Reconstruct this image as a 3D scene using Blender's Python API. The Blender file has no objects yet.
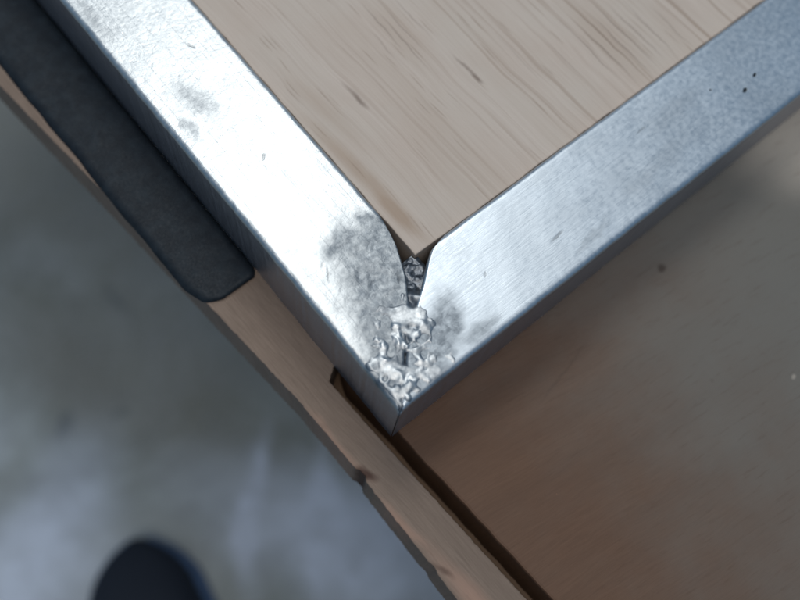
import bpy, bmesh, math, random
import numpy as np
from mathutils import Vector, Matrix, noise

# ------------------------------------------------------------------ camera, world, lamps, exposure
MM = 0.001
sc = bpy.context.scene
cam = bpy.data.cameras.new('camera')
camo = bpy.data.objects.new('camera', cam)
sc.collection.objects.link(camo)
sc.camera = camo
ROT = Matrix(((0.76937351, 0.57441738, -0.27948),
              (-0.63360444, 0.74188793, -0.21942587),
              (0.08130081, 0.34590022, 0.93474233)))
POS = Vector((-35.67, -21.288, 171.10)) * MM
camo.matrix_world = Matrix.Translation(POS) @ ROT.to_4x4()
cam.sensor_width = 36
cam.angle = math.radians(50)
cam.clip_start = 0.005
cam.clip_end = 50
cam.dof.use_dof = True
cam.dof.focus_distance = 0.190
cam.dof.aperture_fstop = 7.5

world = bpy.data.worlds.new('World')
sc.world = world
world.use_nodes = True
bg = world.node_tree.nodes['Background']
bg.inputs[0].default_value = (0.37, 0.65, 1.0, 1)
bg.inputs[1].default_value = 0.30

def area(name, direction, dist, size, power, color, target=(0.03, 0.06, 0)):
    l = bpy.data.lights.new(name, 'AREA')
    l.shape = 'RECTANGLE'
    l.size, l.size_y = size
    l.energy = power
    l.color = color
    o = bpy.data.objects.new(name, l)
    d = Vector(direction).normalized()
    o.location = Vector(target) + d * dist
    o.rotation_euler = d.to_track_quat('Z', 'Y').to_euler()
    sc.collection.objects.link(o)
    return o

area('window_light', (0.22, 0.40, 0.88), 1.7, (0.56, 0.56), 9.8, (1.0, 1.0, 0.97))
area('fill_light', (-0.20, -0.20, 0.96), 1.9, (1.1, 1.1), 15.5, (1.0, 0.93, 0.85))  # added unseen fill from near overhead, keeps shadows off the boards

sc.view_settings.view_transform = 'Standard'
sc.view_settings.look = 'None'
sc.view_settings.exposure = 0
sc.view_settings.gamma = 1
sc.render.engine = 'CYCLES'

# ------------------------------------------------------------------ helpers
C = sc.collection
rnd = random.Random(7)

def tag(o, label=None, cat=None, group=None, kind=None):
    if label: o['label'] = label
    if cat: o['category'] = cat
    if group: o['group'] = group
    if kind: o['kind'] = kind
    return o

def link(name, me, mat, parent=None, smooth=True):
    o = bpy.data.objects.new(name, me)
    C.objects.link(o)
    if mat and not me.materials: me.materials.append(mat)
    if parent: o.parent = parent
    if smooth:
        me.polygons.foreach_set('use_smooth', [True] * len(me.polygons))
    return o

def mesh_from(name, verts, faces):
    me = bpy.data.meshes.new(name)
    me.from_pydata([tuple(v) for v in verts], [], faces)
    me.validate()
    bm = bmesh.new(); bm.from_mesh(me)
    bmesh.ops.recalc_face_normals(bm, faces=bm.faces)
    bm.to_mesh(me); bm.free()
    return me

def empty(name, loc):
    o = bpy.data.objects.new(name, None)
    o.location = loc
    o.empty_display_size = 0.02
    C.objects.link(o)
    return o

def fbm(x, y, s, seed=0.0, octv=4):
    return noise.fractal(Vector((x * s + seed, y * s - seed, seed * 0.37)), 1.0, 2.0, octv)

def prism(name, outline, z0, z1, bevel=0.0, segs=2, rough=0.0, step=1.2, seed=0.0, freq=0.22):
    """closed outline (mm) extruded between z0 and z1 (mm); long edges are broken up and jittered by `rough`"""
    pts = []
    n = len(outline)
    for i in range(n):
        a = Vector(outline[i]); b = Vector(outline[(i + 1) % n])
        k = max(1, int((b - a).length / step)) if rough else 1
        nrm = Vector((-(b - a).y, (b - a).x)).normalized()
        for j in range(k):
            p = a.lerp(b, j / k)
            if j and rough:
                p = p + nrm * rough * fbm(p.x, p.y, freq, seed, 6)
            pts.append(p)
    bm = bmesh.new()
    lo = [bm.verts.new((p.x * MM, p.y * MM, z0 * MM)) for p in pts]
    hi = [bm.verts.new((p.x * MM, p.y * MM, z1 * MM)) for p in pts]
    m = len(pts)
    bm.faces.new(hi); bm.faces.new(lo[::-1])
    for i in range(m):
        bm.faces.new((lo[i], lo[(i + 1) % m], hi[(i + 1) % m], hi[i]))
    bmesh.ops.recalc_face_normals(bm, faces=bm.faces)
    if bevel:
        es = [e for e in bm.edges if len(e.link_faces) == 2 and e.calc_face_angle(0) > 0.9 and
              abs(e.verts[0].co.z - e.verts[1].co.z) < 1e-6 and e.verts[0].co.z > (z0 + z1) * 0.5 * MM]
        bmesh.ops.bevel(bm, geom=es, offset=bevel * MM, segments=segs, affect='EDGES', profile=0.5, clamp_overlap=True)
    me = bpy.data.meshes.new(name)
    bm.to_mesh(me); bm.free()
    return me

# ------------------------------------------------------------------ materials
class NT:
    def __init__(self, name):
        self.m = bpy.data.materials.new(name)
        self.m.use_nodes = True
        self.t = self.m.node_tree
        self.b = self.t.nodes['Principled BSDF']
        tc = self.t.nodes.new('ShaderNodeTexCoord')
        s = self.t.nodes.new('ShaderNodeVectorMath'); s.operation = 'SCALE'
        s.inputs['Scale'].default_value = 1000.0
        self.t.links.new(tc.outputs['Object'], s.inputs[0])
        self.mm = s.outputs[0]                       # object coordinates in millimetres
    def n(self, typ, **kw):
        nd = self.t.nodes.new(typ)
        for k, v in kw.items(): setattr(nd, k, v)
        return nd
    def l(self, a, b): self.t.links.new(a, b)
    def mapping(self, src, loc=(0, 0, 0), rot=0.0, scale=(1, 1, 1), typ='POINT'):
        nd = self.n('ShaderNodeMapping', vector_type=typ)
        nd.inputs['Location'].default_value = loc
        nd.inputs['Rotation'].default_value = (0, 0, rot)
        nd.inputs['Scale'].default_value = scale
        self.l(src, nd.inputs['Vector']); return nd.outputs[0]
    def noise(self, src, scale, detail=4, rough=0.55, dist=0.0):
        nd = self.n('ShaderNodeTexNoise')
        nd.inputs['Scale'].default_value = scale
        nd.inputs['Detail'].default_value = detail
        nd.inputs['Roughness'].default_value = rough
        nd.inputs['Distortion'].default_value = dist
        self.l(src, nd.inputs['Vector']); return nd.outputs[0]
    def math(self, op, a, b=None, clamp=False):
        nd = self.n('ShaderNodeMath', operation=op, use_clamp=clamp)
        for i, v in enumerate((a, b)):
            if v is None: continue
            if isinstance(v, (int, float)): nd.inputs[i].default_value = v
            else: self.l(v, nd.inputs[i])
        return nd.outputs[0]
    def rng(self, src, a, b, c=0.0, d=1.0, smooth=False):
        nd = self.n('ShaderNodeMapRange')
        if smooth: nd.interpolation_type = 'SMOOTHSTEP'
        nd.inputs[1].default_value = a; nd.inputs[2].default_value = b
        nd.inputs[3].default_value = c; nd.inputs[4].default_value = d
        self.l(src, nd.inputs[0]); return nd.outputs[0]
    def mix(self, fac, a, b, mode='MIX'):
        nd = self.n('ShaderNodeMix', data_type='RGBA', blend_type=mode)
        if isinstance(fac, (int, float)): nd.inputs[0].default_value = fac
        else: self.l(fac, nd.inputs[0])
        for i, v in ((6, a), (7, b)):
            if isinstance(v, tuple): nd.inputs[i].default_value = (*v, 1)
            else: self.l(v, nd.inputs[i])
        return nd.outputs[2]
    def warp(self, src, scale, amt):
        nd = self.n('ShaderNodeTexNoise')
        nd.inputs['Scale'].default_value = scale
        nd.inputs['Detail'].default_value = 3
        self.l(src, nd.inputs['Vector'])
        s = self.n('ShaderNodeVectorMath', operation='SUBTRACT'); self.l(nd.outputs['Color'], s.inputs[0])
        s.inputs[1].default_value = (0.5, 0.5, 0.5)
        k = self.n('ShaderNodeVectorMath', operation='SCALE'); self.l(s.outputs[0], k.inputs[0]); k.inputs['Scale'].default_value = amt
        a = self.n('ShaderNodeVectorMath', operation='ADD'); self.l(src, a.inputs[0]); self.l(k.outputs[0], a.inputs[1])
        # keep the pattern flat: drop z
        f = self.n('ShaderNodeVectorMath', operation='MULTIPLY'); self.l(a.outputs[0], f.inputs[0]); f.inputs[1].default_value = (1, 1, 0)
        return f.outputs[0]
    def spots(self, src, items):
        """sum of soft elliptical marks: x, y, angle, half length, half width, strength, softness"""
        tot = None
        for (x, y, ang, a, b, s, soft) in items:
            v = self.mapping(src, (x, y, 0), math.radians(ang), (a, b, 1), 'TEXTURE')
            ln = self.n('ShaderNodeVectorMath', operation='LENGTH'); self.l(v, ln.inputs[0])
            r = self.rng(ln.outputs[1] if len(ln.outputs) > 1 else ln.outputs[0], 1.0 - soft, 1.0 + soft * 0.3, s, 0.0, True)
            tot = r if tot is None else self.math('ADD', tot, r)
        return self.math('MINIMUM', tot, 1.0)
    def bump(self, h, strength, dist_mm, normal=None):
        nd = self.n('ShaderNodeBump')
        nd.inputs['Strength'].default_value = strength
        nd.inputs['Distance'].default_value = dist_mm * MM
        self.l(h, nd.inputs['Height'])
        if normal is not None: self.l(normal, nd.inputs['Normal'])
        return nd.outputs[0]
    def out(self, color=None, rough=None, normal=None, metallic=0.0, spec=None):
        for k, v in (('Base Color', color), ('Roughness', rough), ('Normal', normal)):
            if v is None: continue
            if isinstance(v, tuple): self.b.inputs[k].default_value = (*v, 1)
            elif isinstance(v, (int, float)): self.b.inputs[k].default_value = v
            else: self.l(v, self.b.inputs[k])
        self.b.inputs['Metallic'].default_value = metallic
        if spec is not None: self.b.inputs['Specular IOR Level'].default_value = spec
        return self.m

def metal(name, along, stains, scuff, base=(0.66, 0.685, 0.69), kb=(0.3, 0.8, 0.2), bd=0.16, rr=(0.36, 0.5), cc=0.80):
    """mill-finish metal, drawn along one axis, with dull ground-off patches"""
    t = NT(name)
    st = (0.12, 1.0, 0.3) if along == 'x' else (1.0, 0.12, 0.3)
    drawn = t.noise(t.mapping(t.mm, scale=st), 1.6, 5, 0.6)
    scales = t.noise(t.warp(t.mm, 0.25, 2.0), 0.75, 5, 0.62)
    fine = t.noise(t.mm, 3.2, 3, 0.6)
    blot = t.noise(t.mm, 0.07, 3, 0.6)
    w = t.warp(t.mm, 0.22, 5.0)
    scr = t.noise(t.warp(t.mapping(t.mm, rot=0.05, scale=(0.012, 1.0, 1) if along == 'x' else (1.0, 0.012, 1)), 0.05, 0.5), 2.6, 2, 0.5)
    scr = t.rng(scr, 0.60, 0.70)
    dull = t.spots(w, stains)
    pits = t.spots(t.warp(t.mm, 0.9, 0.8), scuff)
    edge = t.rng(t.noise(t.warp(t.mm, 0.4, 3), 0.5, 4, 0.7), 0.35, 0.7)
    dull2 = t.math('MULTIPLY', dull, t.math('ADD', t.math('MULTIPLY', edge, 0.5), 0.62), True)
    col = t.mix(t.rng(scales, 0.35, 0.62), tuple(c * cc for c in base), base)
    col = t.mix(t.rng(blot, 0.4, 0.65, 0, 0.55), col, tuple(c * 0.80 for c in base))
    col = t.mix(t.math('MULTIPLY', dull2, 0.95), col, (0.14, 0.16, 0.18))
    col = t.mix(t.math('MULTIPLY', scr, 0.14), col, tuple(c * 0.6 for c in base))
    col = t.mix(pits, col, (0.05, 0.055, 0.06))
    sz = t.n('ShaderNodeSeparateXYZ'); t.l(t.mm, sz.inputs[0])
    side_shade = t.rng(t.math('ADD', sz.outputs[2], t.math('MULTIPLY', t.math('SUBTRACT', fine, 0.5), 1.2)), -1.9, -1.0, 0.9, 0.0, True)   # shade on the rail sides, put into the colour below the top edge
    col = t.mix(side_shade, col, t.mix(drawn, (0.29, 0.295, 0.335), (0.40, 0.405, 0.44)))
    ro = t.math('ADD', t.rng(scales, 0.3, 0.7, *rr), t.math('MULTIPLY', dull2, 0.06))
    h = t.math('ADD', t.math('ADD', t.math('MULTIPLY', drawn, kb[0]), t.math('MULTIPLY', scales, kb[1])), t.math('MULTIPLY', fine, kb[2]))
    h = t.math('SUBTRACT', h, t.math('ADD', t.math('MULTIPLY', pits, 0.8), t.math('MULTIPLY', scr, 0.10)))
    return t.out(col, ro, t.bump(h, 0.8, bd), metallic=1.0)

M = {}
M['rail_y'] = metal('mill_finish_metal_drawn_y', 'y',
    [(14.5, 25, 75, 18, 10.5, 1, 0.75), (10, 14, 60, 13, 9, 1, .7), (5, 8, 60, 10, 6, 1, .6), (19, 25, 78, 14, 5.5, .8, .7), (13, 37.5, 10, 6.5, 3, 0.7, 0.8),
     (22, 34, 100, 7, 3, 0.9, 0.4), (9.5, 86, 100, 8, 3.6, 0.6, 0.9), (4, 80, 90, 5, 1.6, .6, .6), (3, 118, 90, 8, 2, .5, .7)],
    [(18.5, 23, 60, 1.6, 0.5, .5, .9), (7, 33, 60, 2.2, .25, .4, .8), (13, 64, 40, 1.2, .35, .4, .5), (17, 98, 110, 1.5, .35, .4, .5)])
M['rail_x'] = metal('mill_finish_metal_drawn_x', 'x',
    [(11, 6, 20, 11, 7, 1, 0.6), (20, 9, 40, 8, 5, .9, .7), (25, 3, 5, 7, 2.4, .7, .7), (84, 8, 4, 14, 3, .25, .9), (100, 16, 4, 12, 3, .25, .9), (60, 4, 10, 7, 1.3, .35, .6)],
    [(117, 9.3, 10, 0.9, 0.5, 1, .4), (122.3, 10.8, 20, 0.9, 0.45, 1, .4), (110, 14.5, 0, 0.5, 0.3, .7, .4), (53, 9, 5, 2.2, 0.4, 0.45, .6),
     (34, 12, 40, .8, .4, .4, .5), (88, 17, 5, 1.8, .3, .35, .5)],
    base=(0.61, 0.66, 0.70), kb=(0.8, 0.12, 0.02), bd=0.05, cc=0.93)
# rough, partly ground weld metal
t = NT('weld_metal')
a = t.noise(t.warp(t.mm, 0.3, 2.0), 0.35, 5, 0.6)
b = t.noise(t.mm, 1.8, 5, 0.7)
sz = t.n('ShaderNodeSeparateXYZ'); t.l(t.mm, sz.inputs[0])
ground = t.rng(t.math('ADD', sz.outputs[2], t.math('MULTIPLY', t.math('SUBTRACT', b, 0.5), 0.25)), -0.40, 0.34, 0, 1, True)   # ground bright on top, oxide skin in the hollows
raw = t.mix(t.rng(a, 0.4, 0.62), (0.12, 0.13, 0.145), (0.21, 0.225, 0.245))
top = t.mix(t.rng(a, 0.38, 0.6), (0.30, 0.325, 0.345), (0.62, 0.64, 0.645))
M['weld'] = t.out(t.mix(ground, raw, top), t.rng(b, 0.3, 0.7, 0.36, 0.55), t.bump(b, 0.6, 0.06), metallic=1.0)

# pale plywood face veneer
t = NT('plywood_veneer')
g0 = t.mapping(t.mm, rot=math.radians(-1))
gw = t.warp(g0, 0.03, 3.5)
fib = t.noise(t.mapping(gw, scale=(1.0, 0.022, 1)), 2.0, 6, 0.75)
lin = t.noise(t.mapping(gw, scale=(1.0, 0.012, 1)), 0.75, 3, 0.6)
band = t.noise(t.mapping(gw, scale=(1.0, 0.03, 1)), 0.16, 3, 0.55)
mott = t.noise(t.mm, 0.05, 3, 0.5)
flk = t.n('ShaderNodeTexVoronoi', voronoi_dimensions='2D'); flk.inputs['Scale'].default_value = 1.0
t.l(t.mapping(gw, scale=(0.9, 0.06, 1)), flk.inputs['Vector'])
sel = t.n('ShaderNodeSeparateColor'); t.l(flk.outputs['Color'], sel.inputs[0])
pore = t.math('MULTIPLY', t.rng(flk.outputs['Distance'], 0.05, 0.26, 1, 0, True), t.rng(sel.outputs[0], 0.72, 0.95))
wv = t.warp(t.mm, 0.18, 1.4)
streaks = t.spots(wv, [
    (66.8, 55, 94, 5.5, 0.55, 0.75, .9), (66.6, 51.8, 95, 2.2, 0.5, 0.9, .8),
    (40.1, 65.5, 91, 5.0, 0.7, 0.6, .9), (40.3, 63, 91, 3.0, 0.8, 0.45, .9),
    (57.6, 77, 88, 9, 0.3, 0.6, .9), (59.2, 71, 88, 10, 0.32, 0.6, .9), (61.5, 74, 89, 9, 0.28, 0.5, .9), (65.5, 75, 90, 9, 0.3, 0.4, .9), (54.5, 72, 89, 6, 0.3, .35, .9),
    (95, 41, 90, 11, 0.35, 0.5, .9), (98, 39, 91, 12, 0.35, 0.65, .9), (100.6, 42, 91, 14, 0.32, 0.6, .9), (102.5, 38, 90, 12, 0.35, 0.6, .9), (105.4, 40, 90, 13, 0.35, 0.6, .9),
    (108.5, 38, 90, 11, 0.3, .55, .9), (112, 36, 88, 11, 0.35, 0.5, .9), (117, 34, 90, 9, .35, .4, .9), (88, 44, 90, 8, .3, .3, .9), (79, 50, 90, 10, .3, .25, .9)])
brown_bands = t.spots(wv, [(28.5, 48, 94, 24, 2.4, 0.8, .9), (28.2, 35, 94, 8, 2.2, .8, .9), (32, 66, 95, 16, 2.6, .35, .95), (101, 40, 91, 17, 6, .4, .95), (60, 74, 90, 16, 5, .3, .95), (45, 38, 92, 26, 10, .22, .95)])  # soft browner bands along the grain, strongest beside the left rail
col = t.mix(t.rng(fib, 0.3, 0.7), (0.44, 0.360, 0.302), (0.545, 0.468, 0.402))
col = t.mix(t.rng(band, 0.38, 0.66, 0, 0.5), col, (0.44, 0.365, 0.30))
col = t.mix(t.rng(mott, 0.4, 0.65, 0, 0.35), col, (0.50, 0.45, 0.39))
sxp = t.n('ShaderNodeSeparateXYZ'); t.l(t.mm, sxp.inputs[0])
dens = t.rng(sxp.outputs[0], 35, 105, 0.2, 0.8)
col = t.mix(t.math('MULTIPLY', t.rng(lin, 0.54, 0.66), dens), col, (0.33, 0.255, 0.20))
col = t.mix(t.math('MULTIPLY', brown_bands, 0.75), col, (0.33, 0.235, 0.165))
col = t.mix(t.math('MULTIPLY', pore, 0.4), col, (0.25, 0.18, 0.13))
col = t.mix(t.math('MULTIPLY', streaks, 0.8), col, (0.17, 0.125, 0.10))
h = t.math('SUBTRACT', fib, t.math('ADD', t.math('MULTIPLY', pore, 0.6), streaks))
M['ply'] = t.out(col, 0.62, t.bump(h, 0.6, 0.10), spec=0.3)

# brown bench board, with a grey reflection painted into its colour away from the frame
def board_mat(name, c_lo, c_hi, grey, grey_rng, grain_rot, marks=(), rough=0.6, pale=(), pale_col=(0.40, 0.355, 0.30), mark_col=(0.035, 0.022, 0.015)):
    t = NT(name)
    g = t.warp(t.mapping(t.mm, rot=grain_rot), 0.02, 5)
    fib = t.noise(t.mapping(g, scale=(0.07, 1.0, 1)), 2.2, 5, 0.65)
    band = t.noise(t.mapping(g, scale=(0.05, 1.0, 1)), 0.13, 3, 0.5, 0.4)
    mott = t.noise(t.mm, 0.035, 4, 0.6)
    col = t.mix(t.rng(fib, 0.3, 0.7), c_lo, c_hi)
    col = t.mix(t.rng(band, 0.42, 0.66, 0, 0.4), col, tuple(c * 0.8 for c in c_lo))
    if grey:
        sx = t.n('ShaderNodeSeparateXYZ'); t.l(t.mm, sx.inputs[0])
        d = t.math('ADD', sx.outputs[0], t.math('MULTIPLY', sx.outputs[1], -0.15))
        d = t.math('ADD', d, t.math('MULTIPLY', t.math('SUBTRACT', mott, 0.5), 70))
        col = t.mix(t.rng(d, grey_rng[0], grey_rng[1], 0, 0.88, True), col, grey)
    if pale:
        col = t.mix(t.spots(t.warp(t.mm, 0.05, 6), pale), col, pale_col)
    if marks:
        col = t.mix(t.spots(t.warp(t.mm, 0.3, 1.5), marks), col, mark_col)
    specks = t.rng(t.noise(t.mm, 0.9, 2, 0.5), 0.78, 0.84, 0, 0.3)
    col = t.mix(specks, col, tuple(min(1, c * 2.2) for c in c_hi))
    por = t.rng(t.noise(t.mapping(g, scale=(0.12, 1.0, 1)), 0.9, 4, 0.7), 0.56, 0.68, 0, 0.22)
    col = t.mix(por, col, tuple(c * 0.6 for c in c_lo))
    return t.out(col, rough, t.bump(fib, 0.5, 0.08), spec=0.3)

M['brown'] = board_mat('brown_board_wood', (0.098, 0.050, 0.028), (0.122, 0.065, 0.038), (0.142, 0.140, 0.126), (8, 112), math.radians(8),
    pale=[(152, -5, -25, 36, 27, 1.0, .6), (87, -50, 0, .9, .6, .5, .6)],
    marks=[(81.5, -9.5, 0, 1.6, 1.2, .7, .7), (42, -14, 12, 12, .5, .22, .9), (70, -38, 5, .7, .6, .2, .9)])
M['batten'] = board_mat('tan_batten_wood', (0.155, 0.112, 0.085), (0.220, 0.163, 0.126), None, None, math.radians(86), rough=0.65,
    marks=[(-10.0, -3.0, -65, 3.4, 1.6, .95, .7), (-9.8, -30, -75, 3, .8, .6, .9)], mark_col=(0.05, 0.022, 0.014),
    pale=[(-8.5, -42, 92, 20, 3.2, .7, .9), (-10.5, 6, 95, 12, 1.6, .5, .9), (-10.4, -16, 95, 9, 1.4, .6, .9)], pale_col=(0.33, 0.20, 0.145))
M['leg'] = board_mat('bench_leg_wood', (0.2, 0.13, 0.08), (0.26, 0.17, 0.11), None, None, math.radians(90))

t = NT('black_rubber')
r1 = t.noise(t.mm, 0.35, 4, 0.6); r2 = t.noise(t.mm, 2.0, 3, 0.6)
col = t.mix(t.rng(r1, 0.4, 0.7), (0.007, 0.011, 0.016), (0.013, 0.020, 0.027))
dust = t.rng(t.noise(t.warp(t.mm, 0.1, 6), 0.22, 6, 0.75), 0.55, 0.75, 0, 0.25)
col = t.mix(dust, col, (0.03, 0.036, 0.04))
M['rubber'] = t.out(col, t.rng(r2, 0.3, 0.7, 0.5, 0.75), t.bump(t.math('ADD', r1, t.math('MULTIPLY', r2, .12)), 0.5, 0.3), spec=0.25)

t = NT('mottled_concrete')
c1 = t.noise(t.mm, 0.010, 6, 0.62, 0.6); c2 = t.noise(t.mm, 0.05, 6, 0.65); c3 = t.noise(t.mm, 0.4, 4, 0.6)
col = t.mix(t.rng(c1, 0.38, 0.60), (0.175, 0.195, 0.178), (0.32, 0.355, 0.36))
fw = t.warp(t.mm, 0.012, 60)
pale = t.spots(fw, [(-140, 110, 30, 75, 40, 1, .9), (10, 0, -55, 110, 45, 1, .9), (-35, 45, 50, 50, 9, .7, .9), (-15, 60, 50, 40, 6, .6, .9), (5, 30, 50, 60, 8, .6, .9), (-150, 190, 60, 60, 25, .5, .9)])
dark_patches = t.spots(fw, [(-30, 140, 110, 90, 60, .9, .9), (0, 320, 110, 200, 95, 1, .8), (-80, 210, 100, 70, 40, .7, .9)])  # broad brown-grey patches, mostly alongside the bench
col = t.mix(t.math('MULTIPLY', dark_patches, 0.75), col, (0.165, 0.162, 0.135))
blot = t.spots(fw, [(-93, 162, 40, 14, 7, .8, .9), (-60, 150, 10, 8, 5, .5, .9), (-20, 210, 70, 12, 4, .5, .9)])
col = t.mix(blot, col, (0.07, 0.085, 0.09))
col = t.mix(t.math('MULTIPLY', pale, 0.7), col, (0.58, 0.65, 0.79))
col = t.mix(t.rng(c2, 0.38, 0.62, 0, 0.3), col, (0.17, 0.18, 0.18))
col = t.mix(t.rng(c3, 0.45, 0.7, 0, 0.3), col, (0.42, 0.43, 0.44))
M['floor'] = t.out(col, 0.8, t.bump(t.math('ADD', c2, t.math('MULTIPLY', c3, 0.3)), 0.6, 1.0), spec=0.3)

t = NT('navy_canvas')
w1 = t.n('ShaderNodeTexNoise'); t.l(t.mm, w1.inputs['Vector']); w1.inputs['Scale'].default_value = 1.2
col = t.mix(w1.outputs[0], (0.007, 0.010, 0.016), (0.014, 0.020, 0.032))
M['canvas'] = t.out(col, 0.8, t.bump(w1.outputs[0], 0.5, 0.3), spec=0.25)
t = NT('blue_rubber_sole')
w1n = t.noise(t.mm, 0.1, 4)
M['sole'] = t.out(t.mix(w1n, (0.05, 0.09, 0.17), (0.09, 0.15, 0.27)), 0.6, spec=0.35)
t = NT('dark_lace')
M['lace'] = t.out(t.mix(t.noise(t.mm, 0.5), (0.012, 0.014, 0.018), (0.03, 0.033, 0.04)), 0.85)

# ------------------------------------------------------------------ the setting: floor
FZ = -350.0
fl = link('floor', mesh_from('floor', [(-3, -3, FZ * MM), (3, -3, FZ * MM), (3, 3, FZ * MM), (-3, 3, FZ * MM)], [(0, 1, 2, 3)]), M['floor'], smooth=False)
tag(fl, 'mottled blue grey concrete floor below the bench', 'floor', kind='structure')

# ------------------------------------------------------------------ the bench under the frame
bench = empty('wooden_bench', (0.1, 0.1, FZ * MM))
tag(bench, 'wooden bench with wide brown board and narrow tan edge batten under the metal frame', 'bench')
def bench_part(name, me, mat):
    o = link(name, me, M[mat], smooth=False)
    o.parent = bench
    o.matrix_parent_inverse = Matrix.Translation(bench.location).inverted()
    return o
TZ = -25.0
# brown board: its long edge opens a gap that comes out from under the frame
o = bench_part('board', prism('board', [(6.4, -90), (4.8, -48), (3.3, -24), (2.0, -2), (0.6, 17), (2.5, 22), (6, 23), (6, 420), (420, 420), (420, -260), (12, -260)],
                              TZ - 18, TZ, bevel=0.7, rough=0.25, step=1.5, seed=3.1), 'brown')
o['label'] = 'wide brown board with a grey reflection painted in away from the frame'
# batten: chipped outer edge
o = bench_part('edge_batten', prism('edge_batten',
    [(-12.6, -260), (-11.8, -60), (-11.3, -30), (-10.9, -28.5), (-11.2, -26.5), (-11.0, -4.5), (-10.3, -3.2), (-10.5, -1.4), (-11.0, -0.6), (-11.6, 20), (-14.4, 53.5), (-17.6, 93.6),
     (-21.6, 134), (-36, 330), (-36, 420), (4.2, 420), (4.2, 24), (1.6, 22.5), (-3.1, 19.2), (-2.2, 0), (-0.8, -24), (0.6, -48), (1.6, -80), (6, -260)],
    TZ - 18, TZ, bevel=0.8, rough=0.16, step=0.5, seed=8.8, freq=0.9), 'batten')
o['label'] = 'narrow tan batten with chipped outer edge'
o = bench_part('under_rail', prism('under_rail', [(-6, -255), (26, -255), (26, 410), (-6, 410)], TZ - 48, TZ - 18.05, bevel=1.0), 'leg')
for (x, y) in ((60, 60), (60, -220), (380, 60), (380, 380)):
    q = 22
    bench_part('leg', prism('leg', [(x - q, y - q), (x + q, y - q), (x + q, y + q), (x - q, y + q)], FZ, TZ - 18, bevel=1.0), 'leg')

# ------------------------------------------------------------------ black strip lying on the batten against the frame
def strip():
    bm = bmesh.new()
    rows = []
    ys = [51 + (i / 90.0) ** 1.3 * 200 for i in range(91)]
    for i, y in enumerate(ys):
        # rounded, slightly slanted end
        s = y - 51
        xl = -13.0 - 3.4 * min(1, (s + 0.5) / 8.0) ** 0.6 - 0.022 * s
        xr = 0.08
        if s < 2.5:
            k = (1 - s / 2.5) ** 2
            xl += 3.0 * k; xr -= 1.5 * k
        w = 0.35 * fbm(0, y, 0.08, 5.0)
        xl += w
        prof = []
        nA = 14
        for j in range(nA + 1):
            u = j / nA
            x = xl + (xr - xl) * u
            e = min(1.0, min(u * 16, (1 - u) * 30), (s + 0.25) / 0.8)
            z = TZ + 0.05 + 1.4 * math.sqrt(max(0.0, 1 - (1 - e) ** 2)) + 0.25 * fbm(x, y, 0.15, 2.0, 3) * e
            prof.append(bm.verts.new((x * MM, y * MM, z * MM)))
        a = bm.verts.new((xr * MM, y * MM, (TZ + 0.03) * MM)); b = bm.verts.new((xl * MM, y * MM, (TZ + 0.03) * MM))
        rows.append(prof + [a, b])
    for r0, r1 in zip(rows, rows[1:]):
        n = len(r0)
        for j in range(n):
            bm.faces.new((r0[j], r0[(j + 1) % n], r1[(j + 1) % n], r1[j]))
    bm.faces.new(rows[0][::-1]); bm.faces.new(rows[-1])
    bmesh.ops.recalc_face_normals(bm, faces=bm.faces)
    me = bpy.data.meshes.new('rubber_strip'); bm.to_mesh(me); bm.free()
    return me
o = link('rubber_strip', strip(), M['rubber'])
tag(o, 'flat black strip with blunt end lying on the batten along the metal rail', 'strip')

# ------------------------------------------------------------------ welded metal frame corner
frame = empty('metal_frame', (0, 0, TZ * MM))
tag(frame, 'silver metal tube frame corner welded at the mitre, around the plywood', 'frame')
def frame_part(name, me, mat, smooth=True):
    o = link(name, me, M[mat], smooth=smooth)
    o.parent = frame
    o.matrix_parent_inverse = Matrix.Translation(frame.location).inverted()
    return o

W = 25.0; T = 25.0; RAD = 1.3
def interp(x, xs, ys): return float(np.interp(x, xs, ys))
LX = [0, 8, 14, 17, 18.5, 19.7, 21.5, 23.0, 24.2, 25]
LY = [0.15, 8.15, 14.2, 17.4, 19.6, 21.4, 25.2, 28.6, 33.5, 39.0]     # ragged end of the left rail (y over x)
RX = [0, 8, 13, 16, 19, 22, 23.7, 25]
RY = [0.15, 8.15, 13.4, 17.6, 22.0, 25.6, 28.2, 33.5]                  # end of the right rail (x over y)

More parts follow.
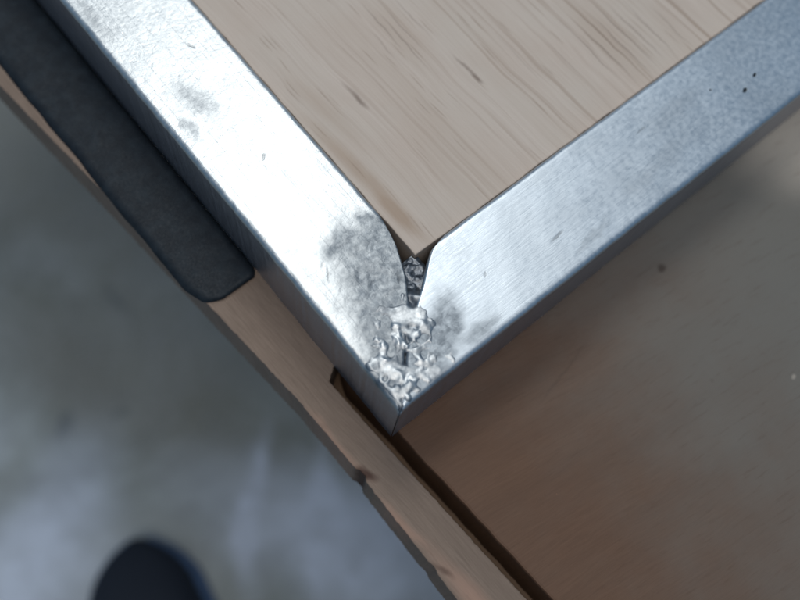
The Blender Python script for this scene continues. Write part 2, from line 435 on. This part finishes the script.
def rail(kind):
    # cross profile: across t (0 outer .. W inner), drop z
    prof = []
    prof.append((0.0, -T + 0.02, 0)); 
    for k in range(1, 7): prof.append((0.0, -T + (T - RAD) * k / 6.0, 0))
    for k in range(1, 6):
        a = math.pi / 2 * k / 6; prof.append((RAD - RAD * math.cos(a), -RAD + RAD * math.sin(a), 1))
    N = 50
    for k in range(N + 1): prof.append((RAD + (W - 2 * RAD) * k / N, 0.0, 1))
    for k in range(1, 6):
        a = math.pi / 2 * k / 6; prof.append((W - RAD + RAD * math.sin(a), -RAD + RAD * math.cos(a), 1))
    for k in range(0, 5): prof.append((W, -RAD - (T - 0.02 - RAD) * k / 4.0, 0))
    L = 260.0
    S = [0.0]
    d = 0.35
    while S[-1] < L:
        S.append(S[-1] + d)
        d = 0.35 if S[-1] < 60 else min(2.5, d * 1.03)
    verts = []; faces = []
    n = len(prof)
    ex, ey = (LX, LY) if kind == 'y' else (RX, RY)
    for s in S:
        for (tt, z, top) in prof:
            st = interp(tt, ex, ey)
            v = st + s * (L - st) / S[-1]
            edge = max(0.0, 1 - s / 1.1)
            if tt > 0.5: v += 0.35 * fbm(tt, 3, 0.5, 4.0 if kind == 'y' else 9.0) * max(0, 1 - s / 2)
            zz = z
            if top:
                zz -= 0.75 * edge ** 2 * (0.5 + 0.5 * max(0, min(1, (tt - 14) / 5)))   # burnt-off, rounded end
                zz += (0.10 if kind == 'y' else 0.06) * fbm(tt, v, 0.09, 1.0 if kind == 'y' else 6.0, 2) + (0.04 if kind == 'y' else 0.008) * fbm(tt, v, 0.5, 2.0, 3)
                # dull ground dip by the weld
                if kind == 'y':
                    zz -= 0.35 * math.exp(-((tt - 14) / 7) ** 2 - ((v - 25) / 9) ** 2) * (1 + 0.6 * fbm(tt, v, 0.3, 7, 4))
            jit = 0.12 * fbm(v, 1.0, 0.15, 3.0 + (kind == 'x')) if (tt <= 1.3 or tt >= W - 1.3) else 0.0
            if kind == 'y': verts.append(((tt + jit) * MM, v * MM, zz * MM))
            else: verts.append((v * MM, (tt + jit) * MM, zz * MM))
    R = len(S)
    for i in range(R - 1):
        for j in range(n):
            a = i * n + j; b = i * n + (j + 1) % n
            faces.append((a, b, b + n, a + n))
    faces.append(tuple(range(n))); faces.append(tuple((R - 1) * n + j for j in range(n)))
    return mesh_from('rail', verts, faces)
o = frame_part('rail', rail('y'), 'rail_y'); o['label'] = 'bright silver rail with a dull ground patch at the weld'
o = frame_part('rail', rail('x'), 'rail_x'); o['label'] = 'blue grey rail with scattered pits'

# weld: a lumpy, half ground bead along the mitre and spread over the outer corner
LUMPS = [  # x, y, radius, height: beads left proud, and blow holes
    (16.0, 11.6, 1.7, 0.5), (5.0, 3.2, 1.3, 0.5), (3.2, 10.4, 1.0, 0.4), (10.6, 6.4, 1.1, 0.4),
    (8.4, 8.6, 1.0, -1.2), (17.2, 17.4, 1.1, -0.9), (13.8, 9.6, .7, -0.7), (2.6, 6.2, .7, -0.6), (7.2, 2.3, .7, -0.6)]
lr_ = random.Random(23)
for _ in range(130):
    m_ = lr_.uniform(1.2, 13.5); o_ = lr_.gauss(0, 0.5) * (12 if m_ < 10 else 7.0)
    x_, y_ = m_ + o_ * 0.7, m_ - o_ * 0.7
    if min(x_, y_) < 1.0: continue
    if lr_.random() < 0.62: LUMPS.append((x_, y_, lr_.uniform(0.45, 0.95), lr_.uniform(0.12, 0.34)))
    else: LUMPS.append((x_, y_, lr_.uniform(0.35, 0.7), -lr_.uniform(0.2, 0.55)))
def weld():
    n = 150; A = 26.0
    idx = {}; verts = []; faces = []
    H = {}
    for i in range(n + 1):
        for j in range(n + 1):
            x = 0.15 + A * i / n; y = 0.15 + A * j / n
            wx = 0.9 * fbm(x, y, 0.3, 31.0, 3); wy = 0.9 * fbm(x, y, 0.3, 47.0, 3)
            m = (x + y) / 2; off = (x - y) / math.sqrt(2)
            # a fused ridge along the mitre that spreads over the tip; it breaks through the rails only in patches
            half = 5.2 + 14.0 * math.exp(-(m / 9.5) ** 2) + 2.5 * fbm(x, y, 0.2, 11.0)
            if m > 14: half -= (m - 14) * 0.45
            e = 1 - abs(off) / max(0.8, half)
            k = max(0.0, min(1.0, e * 1.3)); k = k * k * (3 - 2 * k)
            rim = min(x, y) / 1.4
            h = -0.36 + 0.66 * k + 0.46 * fbm(x, y, 0.4, 4.0, 4) + 0.10 * (1 - abs(off) / 8 if abs(off) < 8 else 0) * math.sin(m * 3.2 + 0.10 * off * off + 2 * wx)
            g = 0.07 + 0.05 * fbm(x, y, 0.12, 77.0, 2)      # ground off level, hollows left
            if h > g - 0.15: h = g - 0.15 * math.exp(-(h - g + 0.15) / 0.15)
            for (lx, ly, lr, lh) in LUMPS:
                q = ((x + wx - lx) ** 2 + (y + wy - ly) ** 2) / (lr * lr)
                if q < 9: h += 0.9 * lh * math.exp(-q * 0.8)
            if rim < 1: h -= 1.1 * (1 - rim) ** 2
            if m > 16: h -= 0.6 * max(0.0, abs(off) - 2.0) * min(1.0, (m - 16) / 1.5)
            if m > 18.2:
                k = min(1.0, (m - 18.2) / 1.6)
                h = h * (1 - k) + k * (-1.6 - 0.22 * (m - 18) + 0.7 * fbm(x, y, 0.45, 21.0, 4))
                e = 1 - abs(off) / 6.0
            if e < -0.3 or (x > 25.2 and y > 25.2): continue
            if h < -5.6: h = -5.6
            H[(i, j)] = len(verts); verts.append((x * MM, y * MM, h * MM))
    for i in range(n):
        for j in range(n):
            k = [(i, j), (i + 1, j), (i + 1, j + 1), (i, j + 1)]
            if all(q in H for q in k): faces.append(tuple(H[q] for q in k))
    bm = bmesh.new()
    bv = [bm.verts.new(v) for v in verts]
    for f in faces: bm.faces.new([bv[q] for q in f])
    for _ in range(2): bmesh.ops.smooth_vert(bm, verts=bm.verts, factor=0.5, use_axis_z=True, use_axis_x=False, use_axis_y=False)
    # close it downwards so that the bead is solid
    bd = [e for e in bm.edges if len(e.link_faces) == 1]
    ext = bmesh.ops.extrude_edge_only(bm, edges=bd)
    for v in [g for g in ext['geom'] if isinstance(g, bmesh.types.BMVert)]: v.co.z = -6.5 * MM
    bmesh.ops.delete(bm, geom=[v for v in bm.verts if not v.link_faces], context='VERTS')
    bmesh.ops.recalc_face_normals(bm, faces=bm.faces)
    me = bpy.data.meshes.new('weld_bead'); bm.to_mesh(me); bm.free()
    return me
o = frame_part('weld_bead', weld(), 'weld'); o['label'] = 'lumpy half ground weld bead across the mitre'
# ------------------------------------------------------------------ plywood inside the frame
def ply():
    a = 25.35
    return prism('plywood_panel', [(a, a), (255, a), (255, 255), (a, 255)], TZ + 0.02, -1.6, bevel=0.3, rough=0.18, step=2.0, seed=1.7)
o = link('plywood_panel', ply(), M['ply'], smooth=False)
tag(o, 'pale plywood panel with brown grain streaks inside the metal frame', 'panel')

# ------------------------------------------------------------------ dark shoe on the floor
def shoe():
    root = empty('shoe', (0, 0, 0))
    Ls = 275.0
    def halfw(u):   # u 0 toe .. 1 heel
        return interp(u, [0, .03, .08, .18, .32, .55, .75, .92, .98, 1], [6, 24, 38, 50, 53, 41, 37, 35, 24, 6])
    def height(u): return interp(u, [0, .04, .12, .25, .4, .55, .7, .85, 1], [30, 40, 50, 56, 72, 92, 100, 104, 98])
    def shell(z0f, topf, mat, name, grow, closed_top=True):
        bm = bmesh.new(); rows = []
        nU = 44; nA = 20
        for i in range(nU + 1):
            u = i / nU
            w = (halfw(u) + grow); hgt = topf(u); z0 = z0f(u)
            bend = 6 * math.sin(u * math.pi * 1.1)
            row = []
            for k in range(nA + 1):
                a = math.pi * k / nA
                cx = math.copysign(abs(math.cos(a)) ** 0.7, math.cos(a))
                cz = math.sin(a) ** 0.62
                row.append(bm.verts.new(((bend + w * cx) * MM, -u * Ls * MM, (z0 + (hgt - z0) * cz) * MM)))
            rows.append(row)
        for r0, r1 in zip(rows, rows[1:]):
            for k in range(nA): bm.faces.new((r0[k], r0[k + 1], r1[k + 1], r1[k]))
            bm.faces.new((r0[nA], r0[0], r1[0], r1[nA]))
        bm.faces.new(rows[0]); bm.faces.new(rows[-1][::-1])
        bmesh.ops.recalc_face_normals(bm, faces=bm.faces)
        me = bpy.data.meshes.new(name); bm.to_mesh(me); bm.free()
        return link(name, me, M[mat], root)
    shell(lambda u: 18, height, 'canvas', 'upper', 0)
    shell(lambda u: 0.5, lambda u: 22 + 3 * max(0, 1 - u * 8), 'sole', 'sole', 7)
    for k in range(4):
        u = 0.30 + 0.055 * k
        bm = bmesh.new(); pts = []
        for j in range(13):
            a = math.radians(60 + 60 * j / 12)
            pts.append(Vector((6 * math.sin(u * math.pi * 1.1) + halfw(u) * math.cos(a), -u * Ls - 3 * math.cos(a), 18 + (height(u) - 18) * math.sin(a) ** 0.62 + 1.0)))
        rr = []
        for p in pts:
            rr.append([bm.verts.new(((p.x) * MM, (p.y + 3 * math.cos(b)) * MM, (p.z + 1.8 * math.sin(b)) * MM)) for b in [math.tau * q / 8 for q in range(8)]])
        for r0, r1 in zip(rr, rr[1:]):
            for q in range(8): bm.faces.new((r0[q], r0[(q + 1) % 8], r1[(q + 1) % 8], r1[q]))
        bm.faces.new(rr[0]); bm.faces.new(rr[-1][::-1])
        bmesh.ops.recalc_face_normals(bm, faces=bm.faces)
        me = bpy.data.meshes.new('lace'); bm.to_mesh(me); bm.free()
        link('lace', me, M['lace'], root)
    return root
s = shoe()
s.scale = (0.66, 0.9, 0.75)
s.location = (-91 * MM, 77 * MM, FZ * MM)
s.rotation_euler = (0, 0, math.radians(-30))
tag(s, 'dark navy shoe standing blurred on the floor below the bench', 'shoe')
